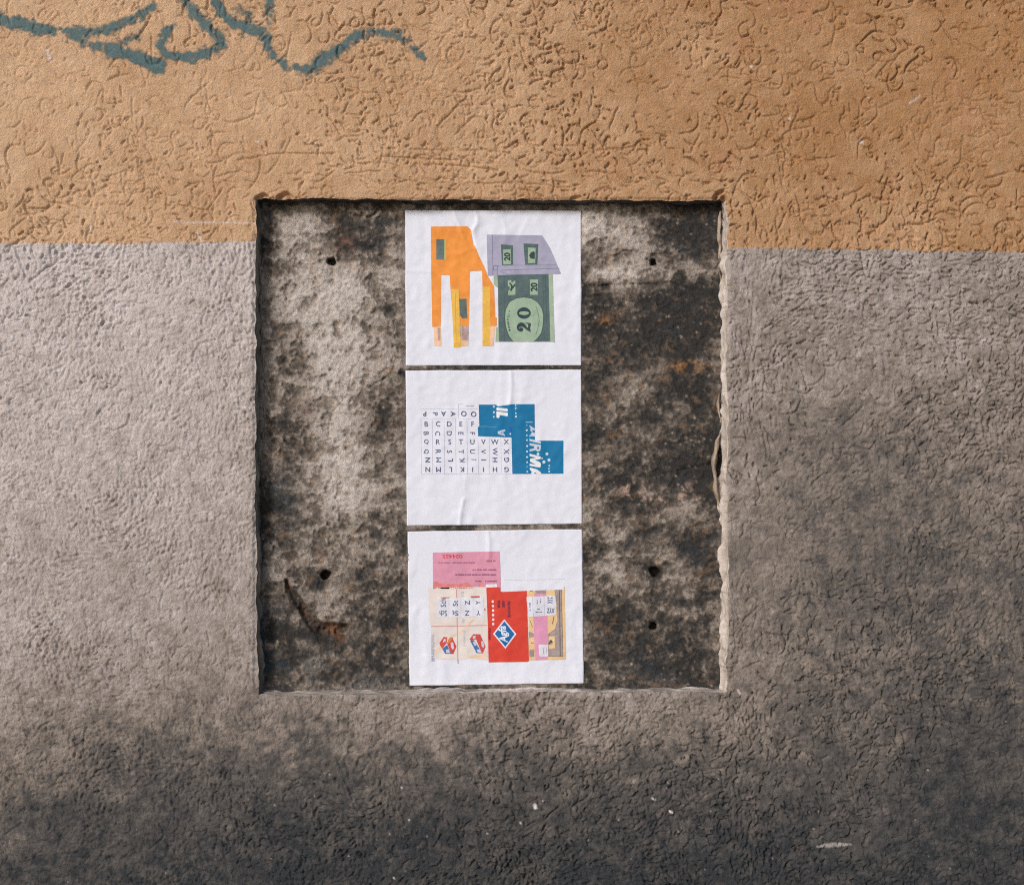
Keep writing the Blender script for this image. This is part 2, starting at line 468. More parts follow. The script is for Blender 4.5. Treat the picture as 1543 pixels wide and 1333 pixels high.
inv = np.exp(-(np.maximum(np.maximum(NT - vs, vs - NB), 0) / 10) ** 2); inu = np.exp(-(np.maximum(np.maximum(NL - us, us - NR), 0) / 10) ** 2)
fal = lambda d, s: np.exp(-(d / s) ** 2)
WU = GU + (rL * inv)[:, None] * fal(us - NL, 14)[None, :] + (rR * inv)[:, None] * fal(us - NR, 14)[None, :]
WV = GV + (rT * inu)[None, :] * fal(vs - NT, 14)[:, None] + (rB * inu)[None, :] * fal(vs - NB, 14)[:, None]
pl = paint_line(us) - PL + rag(nu, 9, .6) + rag(nu, 2, .45)
WV = WV + pl[None, :] * fal(vs - PL, 22)[:, None]
infr = sstep(0, 1, np.clip(np.minimum(np.minimum(GU + 75, 1618 - GU), np.minimum(GV + 75, 1408 - GV)) / 45, 0, 1))
Hs = samp(H, WU, WV) * infr
P = W(WU.ravel(), WV.ravel(), 0 * WU.ravel())
P[:, 1] -= Hs.ravel() / 1000
rim = np.zeros((nv, nu), bool); rim[0] = rim[-1] = True; rim[:, 0] = rim[:, -1] = True
P[rim.ravel(), 1] = 0.15
P = P.astype(np.float32)
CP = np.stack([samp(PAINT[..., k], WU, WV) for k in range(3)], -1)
# keep the paint boundary crisp: rows beside it take pure paint
half_o = samp_row = None
for j, off in ((jP, -3.0), (jP - 1, -3.0), (jP + 1, 3.0)):
    pass
q = grid_quads(nu, nv)
qi = q[:, 0] % nu; qj = q[:, 0] // nu
opening = (qi >= iL) & (qi < iR) & (qj >= jT) & (qj < jB)
up = (qj < jP) & ~opening; lo = (qj >= jP) & ~opening
CO = (1 - infr).ravel() * 0.9
cu = CP.copy(); cl = CP.copy()
for j in (jP - 1, jP):                     # upper part: boundary rows in ochre; lower part: in grey
    cu[j] = np.stack([samp(PAINT[..., k], WU[j], paint_line(us) - 3.2) for k in range(3)], -1)
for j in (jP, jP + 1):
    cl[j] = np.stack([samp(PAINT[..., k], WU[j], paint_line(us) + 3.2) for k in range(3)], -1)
a, b, c, d = compact(P, q[up], cu.reshape(-1, 3), CO)
mesh_np('ochre_plaster', a, b, M_PLASTER, wall, c, d)['label'] = 'faded ochre plaster scored with worm-like grooves'
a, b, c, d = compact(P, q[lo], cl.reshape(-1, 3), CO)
mesh_np('grey_plaster', a, b, M_PLASTER, wall, c, d)['label'] = 'grey painted plaster darker to the right, with street grime towards the ground'

# the tag: a film of paint following the relief
cv_ = samp(COVER, WU, WV) * (infr > .2)
fq = up & (cv_.ravel()[q].max(1) > 0.05)
Pg = P.copy(); Pg[:, 1] -= 0.00035
a, b, c = compact(Pg, q[fq], cv_.ravel())
M_TAG = surf_mat('spray_paint', 0.7, 0.25, 0.4, 420.0, color=tuple(S2L((84, 114, 120))))
nt = M_TAG.node_tree; N = nt.nodes
at = N.new('ShaderNodeAttribute'); at.attribute_name = 'cover'
tr = N.new('ShaderNodeBsdfTransparent'); mx = N.new('ShaderNodeMixShader')
nt.links.new(at.outputs['Fac'], mx.inputs[0]); nt.links.new(tr.outputs[0], mx.inputs[1]); nt.links.new(N['Principled BSDF'].outputs[0], mx.inputs[2])
nt.links.new(mx.outputs[0], N['Material Output'].inputs['Surface'])
mesh_np('graffiti', a, b, M_TAG, wall, None, c)['label'] = 'blue-grey spray paint scrawl'

# masonry body behind the plaster
bm = bmesh.new()
bmesh.ops.create_cube(bm, size=1)
for v in bm.verts:
    v.co.x = v.co.x * 8.2 + 0.0; v.co.y = 0.11 + (v.co.y + .5) * 0.25; v.co.z = (v.co.z + .5) * 3.6
x0, x1 = (-3400 - CX) / 1000, (4900 - CX) / 1000
for v in bm.verts:
    v.co.x = x0 + 0.004 if v.co.x < 0 else x1 - 0.004
me = bpy.data.meshes.new('masonry_core'); bm.to_mesh(me); bm.free(); me.materials.append(flat_mat('masonry', (0.3, 0.27, 0.24)))
o = bpy.data.objects.new('masonry_core', me); col.objects.link(o); o.parent = wall

# ------------------------------------------------------------------ the recess
DEPTH = 29.0
POST = [  # corners of the sheets: top-left, top-right, bottom-right, bottom-left
    [(610.4, 316.9), (875.5, 317.4), (875.9, 550.5), (611.8, 550.8)],
    [(611.4, 558.3), (876.0, 556.8), (876.9, 788.9), (613.0, 791.8)],
    [(614.2, 800.2), (877.0, 797.1), (879.3, 1028.8), (617.2, 1032.7)]]

n_big = fbm(55, 3, .6); n_mid = fbm(17, 4, .65); n_fin = fbm(5, 3, .7); n_hor = fbm(16, 4, .65, sy=5); n_ver = fbm(6, 3, .6, sy=20)
n_gr = noise(1.3)
tone = blobs([(445, 360, 42, 45, .55), (520, 440, 62, 60, .45), (500, 560, 60, 110, .42), (525, 700, 28, 80, .55), (590, 400, 30, 70, .30), (470, 470, 30, 50, .2),
              (555, 370, 25, 38, -.38), (520, 345, 20, 30, -.35), (585, 345, 45, 22, -.22), (400, 320, 30, 60, -.25), (450, 650, 30, 60, -.12), (575, 640, 20, 60, -.12),
              (425, 760, 38, 45, -.22), (440, 1000, 70, 50, -.22), (500, 920, 30, 26, .22), (600, 860, 30, 120, -.02), (530, 760, 25, 40, .2), (560, 1000, 50, 40, -.10),
              (920, 345, 70, 28, .45), (990, 378, 40, 16, .28), (935, 412, 60, 14, .62), (1060, 408, 30, 18, .38), (1050, 345, 38, 36, -.32), (890, 335, 30, 25, .1),
              (960, 480, 120, 60, -.16), (1040, 560, 60, 90, -.20), (930, 620, 50, 60, .06), (905, 560, 30, 40, .05), (990, 720, 55, 24, .26), (1010, 755, 26, 20, .22), (950, 700, 20, 40, -.30), (1035, 700, 30, 30, -.26),
              (1040, 790, 50, 40, .10), (925, 850, 40, 40, .20), (1010, 890, 60, 40, .14), (905, 930, 40, 30, -.18), (900, 1000, 40, 30, .12), (985, 1000, 50, 40, -.20), (1040, 1010, 40, 25, .02), (1050, 640, 30, 60, -.05),
              (560, 540, 30, 40, .10), (450, 840, 60, 60, -.02), (522, 570, 26, 190, .16), (925, 350, 60, 22, .12), (940, 414, 60, 9, .15), (425, 600, 22, 160, -.10), (583, 600, 14, 120, -.06)])
tone = 0.36 + 0.80 * tone + 0.10 * n_mid + 0.08 * n_big + 0.10 * n_fin + 0.05 * n_hor
lefty = sstep(700, 560, UU)
tone -= 0.10 * (1 - lefty) * sstep(420, 450, VV) + 0.02
tone += 0.07 * lefty * sstep(860, 700, VV)
# flaked layers: thresholded islands give hard edges
isl = sstep(0.42, 0.70, tone + 0.18 * n_fin + .10 * n_hor + .05 * n_gr)
pit = sstep(0.9, 1.7, n_fin + 0.6 * n_mid - 1.2 * (tone - .3))
tone2 = np.clip(tone * 0.92 + isl * 0.12 - .02 - pit * 0.10 + 0.05 * n_gr, 0, 1)
rx = [0, .16, .30, .45, .62, .82, 1.0]
rc = np.array([S2L(c_) for c_ in [(58, 57, 57), (84, 79, 75), (113, 104, 97), (140, 130, 122), (164, 154, 146), (188, 178, 171), (208, 200, 194)]])
REC = np.stack([np.interp(tone2, rx, rc[:, k]) for k in range(3)], -1)
def mixc(mask, c_):
    global REC
    m_ = np.clip(mask, 0, 1)[..., None]
    REC = REC * (1 - m_) + S2L(c_) * m_
mixc(sstep(1.1, 2.0, fbm(5, 3, .7)) * .3, (160, 128, 100))                      # ochre grains
mixc(sstep(1.2, 2.2, fbm(12, 3, .7)) * .35 * sstep(.55, .3, tone), (62, 68, 74))       # bluish algae stains
mixc(blobs([(415, 760, 30, 40, .8), (400, 960, 30, 70, .7), (450, 1010, 70, 30, .6), (1000, 1005, 50, 30, .5), (560, 1030, 60, 18, .5)]) * sstep(-.3, .9, n_mid) , (56, 66, 76))
mixc(blobs([(912, 490, 9, 14, 1.1), (1035, 552, 24, 8, 1.2), (1008, 517, 5, 5, 1.1), (910, 545, 8, 6, .9), (990, 485, 6, 5, .8), (1000, 570, 8, 6, .5), (965, 580, 6, 5, .4)]) * sstep(-.5, .6, n_fin), (152, 114, 80))
mixc(blobs([(520, 370, 14, 22, .7), (512, 345, 8, 12, .5), (455, 600, 12, 14, .4), (468, 610, 10, 20, .4)]) * sstep(-.2, .8, n_fin), (118, 80, 68))
mixc(blobs([(950, 738, 16, 14, .9), (1030, 740, 16, 12, .8), (1000, 757, 30, 10, .7), (990, 850, 10, 6, .7)]) * sstep(-.2, .8, n_fin), (206, 176, 162))
ns = 700
spk = stamp(rng.uniform(384, 1096, ns), rng.uniform(305, 1040, ns), rng.uniform(.9, 2.2, ns), rng.uniform(.3, .9, ns), K=3)
mixc(blur(spk, .5) * .9, (205, 192, 180))
# gouge, holes, cracks
gouge = line_field([([(431, 874, 2), (436, 888, 4.5), (446, 904, 5.5), (458, 920, 7), (470, 936, 9), (482, 948, 10)], 5, .85),
                    ([(474, 944, 7), (488, 950, 12), (502, 949, 12), (515, 945, 8), (522, 943, 4)], 6, 1.1), ([(486, 962, 10), (500, 966, 11), (512, 960, 9)], 6, .55)], K=13, jitter=2.2)
gouge = np.clip(blur(gouge, 1.3) * (1 + .30 * n_fin), 0, 1.4)
mixc(sstep(.1, .8, blur(gouge, 1.6) + .16 * n_fin) * .8, (78, 63, 54))
mixc(sstep(.3, 1.3, fbm(7, 3, .7)) * np.clip(blur(gouge, 2.0) * 1.6, 0, 1) * .6, (140, 98, 72))
hu = [(500, 394, 7.5), (490.5, 865, 8), (984.5, 396, 5.5), (986, 861, 7.5), (984, 943, 6.5)]
hole = np.zeros((RH, RW), np.float32); chip = hole.copy()
for (u, v, r) in hu:
    dd = np.hypot(UU - u, VV - v) + 0.7 * n_fin
    hole = np.maximum(hole, sstep(r, r - 2.4, dd)); chip = np.maximum(chip, sstep(r + 8, r, dd + 1.5 * n_fin))
cracks = line_field([([(549, 400), (560, 412), (556, 430), (565, 440), (562, 500), (552, 520), (540, 545), (530, 560), (527, 580), (520, 600), (500, 625), (495, 660)], 1.3, .8),
                     ([(500, 542), (515, 548), (530, 560)], 1.2, .7), ([(555, 585), (570, 576), (585, 568), (592, 575)], 1.8, 1.0), ([(520, 580), (535, 592)], 1.2, .6),
                     ([(530, 322), (538, 326), (555, 327), (566, 322), (570, 316)], 2.4, 1.4), ([(563, 305), (564, 316)], 1.3, .8), ([(1030, 708), (1050, 703), (1075, 698)], 2.2, 1.0),
                     ([(1040, 795), (1060, 788), (1080, 780)], 1.4, .8), ([(395, 350), (410, 345), (418, 336)], 1.8, .9), ([(500, 715), (505, 735), (503, 745)], 1.3, .8),
                     ([(930, 384), (945, 378), (975, 384), (1010, 382), (1040, 378)], 1.6, .8), ([(870, 432), (920, 430), (980, 428), (1000, 431)], 2.0, .9), ([(880, 935), (925, 938), (960, 936)], 1.6, .9),
                     ([(1035, 700), (1000, 745), (985, 765)], 1.4, .5), ([(860, 450), (905, 446)], 1.6, .8)], K=4, jitter=.9)
HN = 1.6 * isl + 0.9 * n_mid * .6 + 0.8 * n_fin - 2.0 * pit + 0.4 * n_gr + 0.9 * n_big * .5
HN += 2.0 * sstep(430, 424, VV + 3 * n_mid) * (UU > 878) * 0.9
rag_chip = line_field([([(432, 436, 5), (446, 432, 6), (440, 448, 5)], 5, 1), ([(435, 442, 4), (432, 455, 3)], 4, .8)], K=8, jitter=1)
HN += -3.0 * blur(rag_chip, 1.2)
HN += -2.8 * blur(cracks, .6) - 2.5 * chip * (1 - hole)
# behind the sheets the paste has filled the roughness
inp = np.zeros((RH, RW), np.float32)
for c4 in POST:
    a_, b_, c_, d_ = [np.array(p_) for p_ in c4]
    inp = np.maximum(inp, ((UU > max(a_[0], d_[0]) - 5) & (UU < min(b_[0], c_[0]) + 5) & (VV > min(a_[1], b_[1]) - 4) & (VV < max(c_[1], d_[1]) + 4)).astype(np.float32))
inp = np.clip(blur(inp, 2.0), 0, 1)
HN = HN * (1 - inp) + (0.25 * np.clip(noise(18), -1.5, 1.5)) * inp
HN += -12.0 * gouge - 26.0 * hole
hole_c = np.clip(hole, 0, 1)
mixc(hole_c * .6, (70, 62, 56))

ru = np.arange(NL - 16, NR + 16.1, STEP); rv = np.arange(NT - 16, NB + 16.1, STEP)
RU, RV = np.meshgrid(ru, rv)
hn = samp(HN, RU, RV)
# plaster swept up against the sides at the very edge
Pn = W(RU.ravel(), RV.ravel(), DEPTH - hn.ravel())
cn = np.stack([samp(REC[..., k], RU, RV) for k in range(3)], -1).reshape(-1, 3)
mesh_np('recess_back', Pn, grid_quads(len(ru), len(rv)), M_RECESS, wall, cn)['label'] = 'mottled grey-brown bare render with drill holes and flaking paint'

# reveals: from the plaster edge back to the render
def reveal(name, pts, hfront, inward, bulge, colr, alt, label, dirtk=0.25):
    n = len(pts); layers = 26
    t = np.linspace(0, 1, layers)
    nz1 = np.stack([rag(n, 9, 1) for _ in range(5)]); nz2 = np.stack([rag(n, 3, 1) for _ in range(9)])
    V = np.zeros((layers, n, 3)); C = np.zeros((layers, n, 3))
    for k in range(layers):
        a1 = t[k] * 4; i1 = min(int(a1), 3); w1 = nz1[i1] * (1 - a1 + i1) + nz1[i1 + 1] * (a1 - i1)
        a2 = t[k] * 8; i2 = min(int(a2), 7); w2 = nz2[i2] * (1 - a2 + i2) + nz2[i2 + 1] * (a2 - i2)
        disp = bulge[0] * t[k] + (bulge[1] * w1 + bulge[2] * w2) * min(1, t[k] * 3)
        dep = -hfront * (1 - t[k]) + t[k] * (DEPTH + 5)
        kx = 1.0                        # straight back in the world, not towards the lens
        uu = pts[:, 0] + inward[0] * disp; vv = pts[:, 1] + inward[1] * disp
        V[k, :, 0] = (uu - CX) / 1000; V[k, :, 1] = dep / 1000; V[k, :, 2] = CAM_H - (vv - CY) / 1000
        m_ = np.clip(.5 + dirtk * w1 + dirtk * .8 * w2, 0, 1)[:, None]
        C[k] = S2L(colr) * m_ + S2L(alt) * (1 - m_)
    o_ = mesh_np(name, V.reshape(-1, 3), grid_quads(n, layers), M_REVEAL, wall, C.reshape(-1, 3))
    o_['label'] = label
    return o_
hf = Hs
sl = slice(jT, jB + 1); su = slice(iL, iR + 1)
colp = lambda i: (np.stack([WU[sl, i], WV[sl, i]], 1), hf[sl, i])
rowp = lambda j: (np.stack([WU[j, su], WV[j, su]], 1), hf[j, su])
p_, h_ = colp(iL); reveal('recess_side', p_, h_, (1, 0), (1.5, 1.4, .8), (140, 134, 126), (92, 94, 90), 'grimy broken side of the recess, darkened for shade')  # grime grey, with this side's shade painted in as darker colour
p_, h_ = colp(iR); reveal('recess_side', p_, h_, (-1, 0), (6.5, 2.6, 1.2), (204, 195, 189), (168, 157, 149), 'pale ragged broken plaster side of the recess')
p_, h_ = rowp(jT); reveal('recess_soffit', p_, h_, (0, 1), (0.5, .8, .5), (84, 80, 76), (58, 56, 54), 'underside of the plaster, painted dark for its shade')  # dark colour paints in the shade under the top edge
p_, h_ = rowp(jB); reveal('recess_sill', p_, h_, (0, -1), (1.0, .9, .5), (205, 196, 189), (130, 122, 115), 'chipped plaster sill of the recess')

# lifted sliver of plaster along the right side, and dried paste on the sill
def strip(name, path, col_, label, depth0, seg=10):
    """knobbly bar of plaster: u, v, half width, half thickness"""
    q_ = poly_pts(path, 2.0)
    n = len(q_); V = []; C = []
    w1 = rag(n, 3, 1); w2 = rag(n, 4, 1)
    tg = np.gradient(q_[:, :2], axis=0); tg /= np.linalg.norm(tg, axis=1)[:, None]
    nn = np.stack([-tg[:, 1], tg[:, 0]], 1)
    for k in range(seg):
        an = 2 * math.pi * k / seg
        rr = 1 + .22 * rag(n, 2, 1) + .15 * w1
        off = math.cos(an) * q_[:, 2] * rr
        u_ = q_[:, 0] + nn[:, 0] * off + w2 * .5; v_ = q_[:, 1] + nn[:, 1] * off
        V.append(W(u_, v_, depth0 - math.sin(an) * q_[:, 3] * rr))
        C.append(np.tile(S2L(col_), (n, 1)) * (1 + .12 * rag(n, 3, 1))[:, None])
    V = np.stack(V, 1).reshape(-1, 3); C = np.clip(np.stack(C, 1).reshape(-1, 3), 0, 1)
    i = np.arange(n - 1)[:, None]; k = np.arange(seg)[None, :]
    qd = np.stack([i * seg + k, i * seg + (k + 1) % seg, (i + 1) * seg + (k + 1) % seg, (i + 1) * seg + k], -1).reshape(-1, 4)
    o_ = mesh_np(name, V, qd, M_REVEAL, wall, C); o_['label'] = label
    return o_
strip('plaster_sliver', [(1088, 648, .6, 1), (1082, 664, 2.4, 5), (1077.5, 685, 3.2, 8), (1077, 705, 3.6, 9), (1079, 735, 3.2, 8), (1083, 755, 2.6, 6), (1088, 766, 1.4, 3)], (150, 136, 122), 'lifted sliver of broken plaster', 27)
strip('plaster_sliver', [(1084, 592, .8, 2), (1082.5, 612, 2, 5), (1084, 628, 1.6, 4), (1087, 640, .6, 1)], (160, 146, 132), 'short lifted sliver of broken plaster', 28)
strip('paste_drip', [(664, 1041, .4, .5), (682, 1037.5, 1.2, 1.4), (700, 1038.5, 1.8, 2), (722, 1035.2, 1.8, 2), (745, 1036, 1.8, 2), (766, 1038.5, 1.7, 2), (784, 1036, 1.5, 2), (805, 1037.5, 1.6, 2), (830, 1039, 1.4, 2), (856, 1040.5, .5, .6)], (178, 174, 178), 'wavy bead of dried paste', 39)
strip('paste_drip', [(860, 1036, .4, .4), (876, 1038, 1.0, 1), (894, 1038.5, .5, .5)], (214, 202, 190), 'short bead of dried paste', 39)
strip('plaster_flake', [(392.5, 360, .5, 1), (391.5, 420, 1.4, 4), (393.5, 500, 1.6, 5), (397, 560, 1.8, 5), (400, 610, 2.0, 5), (398, 650, 1.6, 4), (393, 684, .6, 1)], (140, 126, 114), 'thin flaking inner lip of plaster', 30)
strip('plaster_flake', [(1085, 318, 1.5, 3), (1084, 345, 3.0, 6), (1085.5, 372, 2.6, 6), (1084, 400, 1.6, 4), (1086, 425, .6, 1)], (176, 160, 146), 'pale flaking inner lip of plaster', 30)

# ------------------------------------------------------------------ the posters
HP = np.zeros((RH, RW), np.float32)
HP += 0.30 * fbm(26, 3, .6) + 0.26 * noise(5, 14) + 0.17 * noise(3.4)
def crease(pts, a, w, side=1):
    global HP
    p = np.array(pts, float)
    best = np.full(UU.shape, 1e9, np.float32); sg = np.zeros_like(UU)
    for (x0, y0), (x1, y1) in zip(p[:-1], p[1:]):
        L_ = math.hypot(x1 - x0, y1 - y0); tx, ty = (x1 - x0) / L_, (y1 - y0) / L_
        t = np.clip((UU - x0) * tx + (VV - y0) * ty, 0, L_)
        px, py = UU - x0 - t * tx, VV - y0 - t * ty
        d_ = np.hypot(px, py); s_ = px * ty - py * tx
        m_ = d_ < best; best = np.where(m_, d_, best); sg = np.where(m_, s_, sg)
    ww = np.where(sg * side > 0, w, w * .5)
    HP += 1.7 * a * np.exp(-(best / ww) ** 1.4)
crease([(684, 322), (692, 340), (701, 366)], .9, 5)
crease([(716, 319), (719, 326), (719, 336), (713, 346)], 1.3, 5)
crease([(713, 346), (718, 375)], .7, 4)
crease([(660, 381), (690, 384), (714, 374)], .4, 4)
crease([(612, 408), (650, 410)], .35, 4)
crease([(755, 322), (762, 345), (758, 372)], .4, 6)
crease([(795, 330), (780, 362)], .35, 6)
crease([(770.5, 559), (771, 585), (769, 608)], .9, 4, -1)
crease([(769, 608), (772, 640), (766, 680)], .4, 5, -1)
crease([(698, 752), (694, 772), (692, 791)], 1.0, 3.5)
crease([(704, 700), (700, 735)], .35, 5)
crease([(736, 800), (738, 820), (737, 846)], .8, 4, -1)
crease([(860, 660), (842, 700)], .3, 7)
crease([(640, 980), (655, 1010)], .3, 7)
crease([(820, 1000), (850, 985)], .3, 7)
HP = np.clip(HP + 0.95, 0.45, 4)

def post_surface(u, v, lift=0.0):
    return W(u, v, DEPTH - (samp(HP, u, v) + lift))

def paper_mat(name):
    m = surf_mat(name, 0.62, 0.012, 0.16, 420.0, color=tuple(S2L((227, 231, 247))), spec=.3)
    return m
M_PAPER = paper_mat('poster_paper')

def sheet(c4, label):
    n, m = 150, 134
    s, t = np.meshgrid(np.linspace(0, 1, n), np.linspace(0, 1, m))
    A, B, C_, D_ = [np.array(p_) for p_ in c4]
    p = (A[:, None, None] * ((1 - s) * (1 - t)) + B[:, None, None] * (s * (1 - t)) + C_[:, None, None] * (s * t) + D_[:, None, None] * ((1 - s) * t))
    u, v = p[0].copy(), p[1].copy()
    u[:, 0] += rag(m, 5, .18); u[:, -1] += rag(m, 5, .18); v[0] += rag(n, 5, .15); v[-1] += rag(n, 5, .18)
    front = post_surface(u.ravel(), v.ravel())
    ed = np.minimum(np.minimum(s, 1 - s) * 265, np.minimum(t, 1 - t) * 234)
    back = post_surface(u.ravel(), v.ravel(), -0.28)
    q_ = grid_quads(n, m); N_ = n * m
    ring = np.concatenate([np.arange(n), np.arange(1, m) * n + n - 1, (m - 1) * n + np.arange(n - 2, -1, -1), np.arange(m - 2, 0, -1) * n])
    r2 = np.roll(ring, -1)
    sides = np.stack([ring, r2, r2 + N_, ring + N_], 1)
    o_ = mesh_np('poster', np.concatenate([front, back]), np.concatenate([q_, q_[:, ::-1] + N_, sides]), M_PAPER)
    tag(o_, label, 'poster', 'three square posters pasted in the recess')
    return o_

MATS = {}
def ink(c_, var=.07, fine_=300.0):
    k = (tuple(c_), var, fine_)
    if k not in MATS:
        MATS[k] = surf_mat('ink_%d_%d_%d' % tuple(c_), (.6), var * 1.3, .2, fine_, color=tuple(S2L(np.array(c_) * .93 + .07 * 205)), spec=.3)
    return MATS[k]

def lay(name, polys, color, level, parent, cut=2.6, var=.11, fine_=240.0, label=None, mat=None):
    """flat print: polygons in photograph pixels laid on the curved sheet"""
    bm = bmesh.new()
    for k, pg in enumerate(polys):
        if len(pg) == 2 and isinstance(pg[0], np.ndarray) and pg[0].ndim == 2:        # (verts, tris) from lettering
            vv_ = [bm.verts.new((x, y, k * .002)) for x, y in pg[0]]
            for f in pg[1]:
                try: bm.faces.new([vv_[i] for i in f])
                except ValueError: pass
        else:
            f = bm.faces.new([bm.verts.new((x, y, k * .002)) for x, y in pg])
    bm.normal_update()
    bmesh.ops.triangulate(bm, faces=bm.faces[:], ngon_method='EAR_CLIP')
    if cut:
        xs = [v.co.x for v in bm.verts]; ys = [v.co.y for v in bm.verts]
        for ax, lo_, hi_ in ((0, min(xs), max(xs)), (1, min(ys), max(ys))):
            p = lo_ + cut
            while p < hi_ - .01:
                no = (1, 0, 0) if ax == 0 else (0, 1, 0)
                bmesh.ops.bisect_plane(bm, geom=bm.verts[:] + bm.edges[:] + bm.faces[:], plane_co=(p, p, 0), plane_no=no, dist=1e-5)
                p += cut
    bmesh.ops.triangulate(bm, faces=bm.faces[:])
    co = np.array([v.co[:] for v in bm.verts])
    w_ = post_surface(co[:, 0], co[:, 1], (0.30 if cut else 0.50) + 0.07 * level)
    w_[:, 1] -= co[:, 2] / 1000
    for v, c_ in zip(bm.verts, w_): v.co = c_
    bm.normal_update()
    for f in bm.faces:
        if f.normal.y > 0: f.normal_flip()
        f.smooth = True
    me_ = bpy.data.meshes.new(name); bm.to_mesh(me_); bm.free()
    me_.materials.append(mat or ink(color, var, fine_))
    o_ = bpy.data.objects.new(name, me_); col.objects.link(o_); o_.parent = parent
    if label: o_['label'] = label
    if name == 'dotted_print' or (name == 'lettering' and len(polys) > 1 and not label): o_['kind'] = 'stuff'
    return o_

def lay_each(name, polys, *args, **kw):
    return [lay(name, [pg], *args, **kw) for pg in polys]

_glyph = {}
def glyph(s, bold=0.0):
    if (s, bold) in _glyph: return _glyph[(s, bold)]
    cu_ = bpy.data.curves.new('t', 'FONT'); cu_.body = s; cu_.offset = bold; cu_.resolution_u = 3
    ob = bpy.data.objects.new('t', cu_); col.objects.link(ob)
    bpy.context.view_layer.update()
    dg = bpy.context.evaluated_depsgraph_get()
    me_ = ob.evaluated_get(dg).to_mesh()
    v = np.array([x.co[:2] for x in me_.vertices]); f = [tuple(p.vertices) for p in me_.polygons]
    ob.evaluated_get(dg).to_mesh_clear()
    bpy.data.objects.remove(ob); bpy.data.curves.remove(cu_)
    _glyph[(s, bold)] = (v, f)
    return v, f

def text(s, cu_, cv2, h, rot=0, w=None, bold=0.0, shear=0.0):
    """lettering centred at (cu, cv), h = height of its box, rot degrees anticlockwise as seen"""
    v, f = glyph(s, bold)
    v = v.copy(); mn, mx_ = v.min(0), v.max(0)
    v -= (mn + mx_) / 2
    k = h / (mx_[1] - mn[1]); kx = k if w is None else w / (mx_[0] - mn[0])
    x = v[:, 0] * kx + v[:, 1] * k * shear; y = v[:, 1] * k
    c_, s_ = math.cos(R(rot)), math.sin(R(rot))
    X = x * c_ - y * s_; Y = x * s_ + y * c_
    return (np.stack([cu_ + X, cv2 - Y], 1), f)

def rect(x0, y0, x1, y1): return [(x0, y0), (x1, y0), (x1, y1), (x0, y1)]
def disc(x, y, r, n=10, ry=None): return [(x + r * math.cos(2 * math.pi * k / n), y + (ry or r) * math.sin(2 * math.pi * k / n)) for k in range(n)]
def seg(x0, y0, x1, y1, w):
    L_ = math.hypot(x1 - x0, y1 - y0); nx, ny = -(y1 - y0) / L_ * w / 2, (x1 - x0) / L_ * w / 2
    return [(x0 + nx, y0 + ny), (x1 + nx, y1 + ny), (x1 - nx, y1 - ny), (x0 - nx, y0 - ny)]
def ribbon(pts, ws):
    p = poly_pts([(*a_, b_) for a_, b_ in zip(pts, ws)], .5)
    tg = np.gradient(p[:, :2], axis=0); tg /= (np.linalg.norm(tg, axis=1)[:, None] + 1e-9)
    n_ = np.stack([-tg[:, 1], tg[:, 0]], 1) * p[:, 2:3] / 2
    return [tuple(x) for x in p[:, :2] + n_] + [tuple(x) for x in (p[:, :2] - n_)[::-1]]
def zm(ox, oy, s): return lambda *a_: [(ox + x / s, oy + y / s) for x, y in a_]
def words(x0, x1, y, h, rot90=False):
    """a line of print too small to read: uneven little strokes"""
    out = []; p = min(x0, x1); e = max(x0, x1)
    while p < e:
        w_ = rng.uniform(.35, .8); hh = h * rng.uniform(.55, 1.0)
        if rng.random() > .16:
            out.append(rect(p, y - hh / 2, p + w_, y + hh / 2) if not rot90 else rect(y - hh / 2, p, y + hh / 2, p + w_))
        p += w_ + rng.uniform(.2, .45)
    return out

# ---- upper poster: orange building and green banknote house
p1 = sheet(POST[0], 'white poster with an orange collage building beside a green banknote house')
z = zm(600, 305, 5.2276)
OR = (240, 148, 58); YE = (234, 184, 74); PE = (238, 196, 160)
oc = lay('orange_cutout', [z((258, 190), (545, 188), (572, 215), (580, 265), (590, 325), (612, 360), (640, 430), (680, 510), (705, 580), (755, 660), (765, 905), (778, 908), (775, 972), (722, 972),
                            (664, 975), (664, 662), (660, 538), (565, 541), (556, 972), (490, 972), (436, 972), (412, 680), (405, 572), (338, 571), (335, 978), (268, 980), (260, 560))], OR, 1, p1, var=.13, fine_=110, label='orange paper building shape')
lay_each('yellow_strip', [z((416, 681), (478, 683), (487, 890), (495, 1140), (438, 1143), (425, 860)), z((664, 662), (722, 662), (726, 975), (722, 1130), (664, 1130))], YE, 2, oc)
lay_each('peach_strip', [z((282, 982), (336, 982), (340, 1130), (285, 1130)), z((497, 1085), (552, 1085), (552, 1130), (495, 1130)), z((726, 976), (764, 974), (750, 1130), (722, 1130))], PE, 1, oc)
lay_each('brown_strip', [z((497, 974), (555, 974), (552, 1087), (497, 1089)), z((310, 985), (332, 985), (332, 1085), (312, 1085))], (176, 148, 146), 2, oc, var=.3)
lay_each('pencil_line', [seg(*z((450, 720))[0], *z((456, 1090))[0], .4), seg(*z((478, 690))[0], *z((490, 1060))[0], .5)], (150, 120, 70), 3, oc)
lay('window', [z((300, 290), (363, 290), (363, 450), (300, 450))], (88, 104, 104), 3, oc, var=.25)
lay('window', [z((363, 290), (376, 290), (376, 448), (363, 448))], (176, 186, 120), 3, oc)
lay('window', [z((482, 760), (538, 758), (541, 840), (545, 912), (505, 916), (487, 888))], (88, 104, 104), 3, oc, var=.25)
f = zm(725, 345, 7.408)
DG = (77, 99, 103); LG = (152, 179, 156); LV = (164, 163, 192); DK = (40, 58, 66)
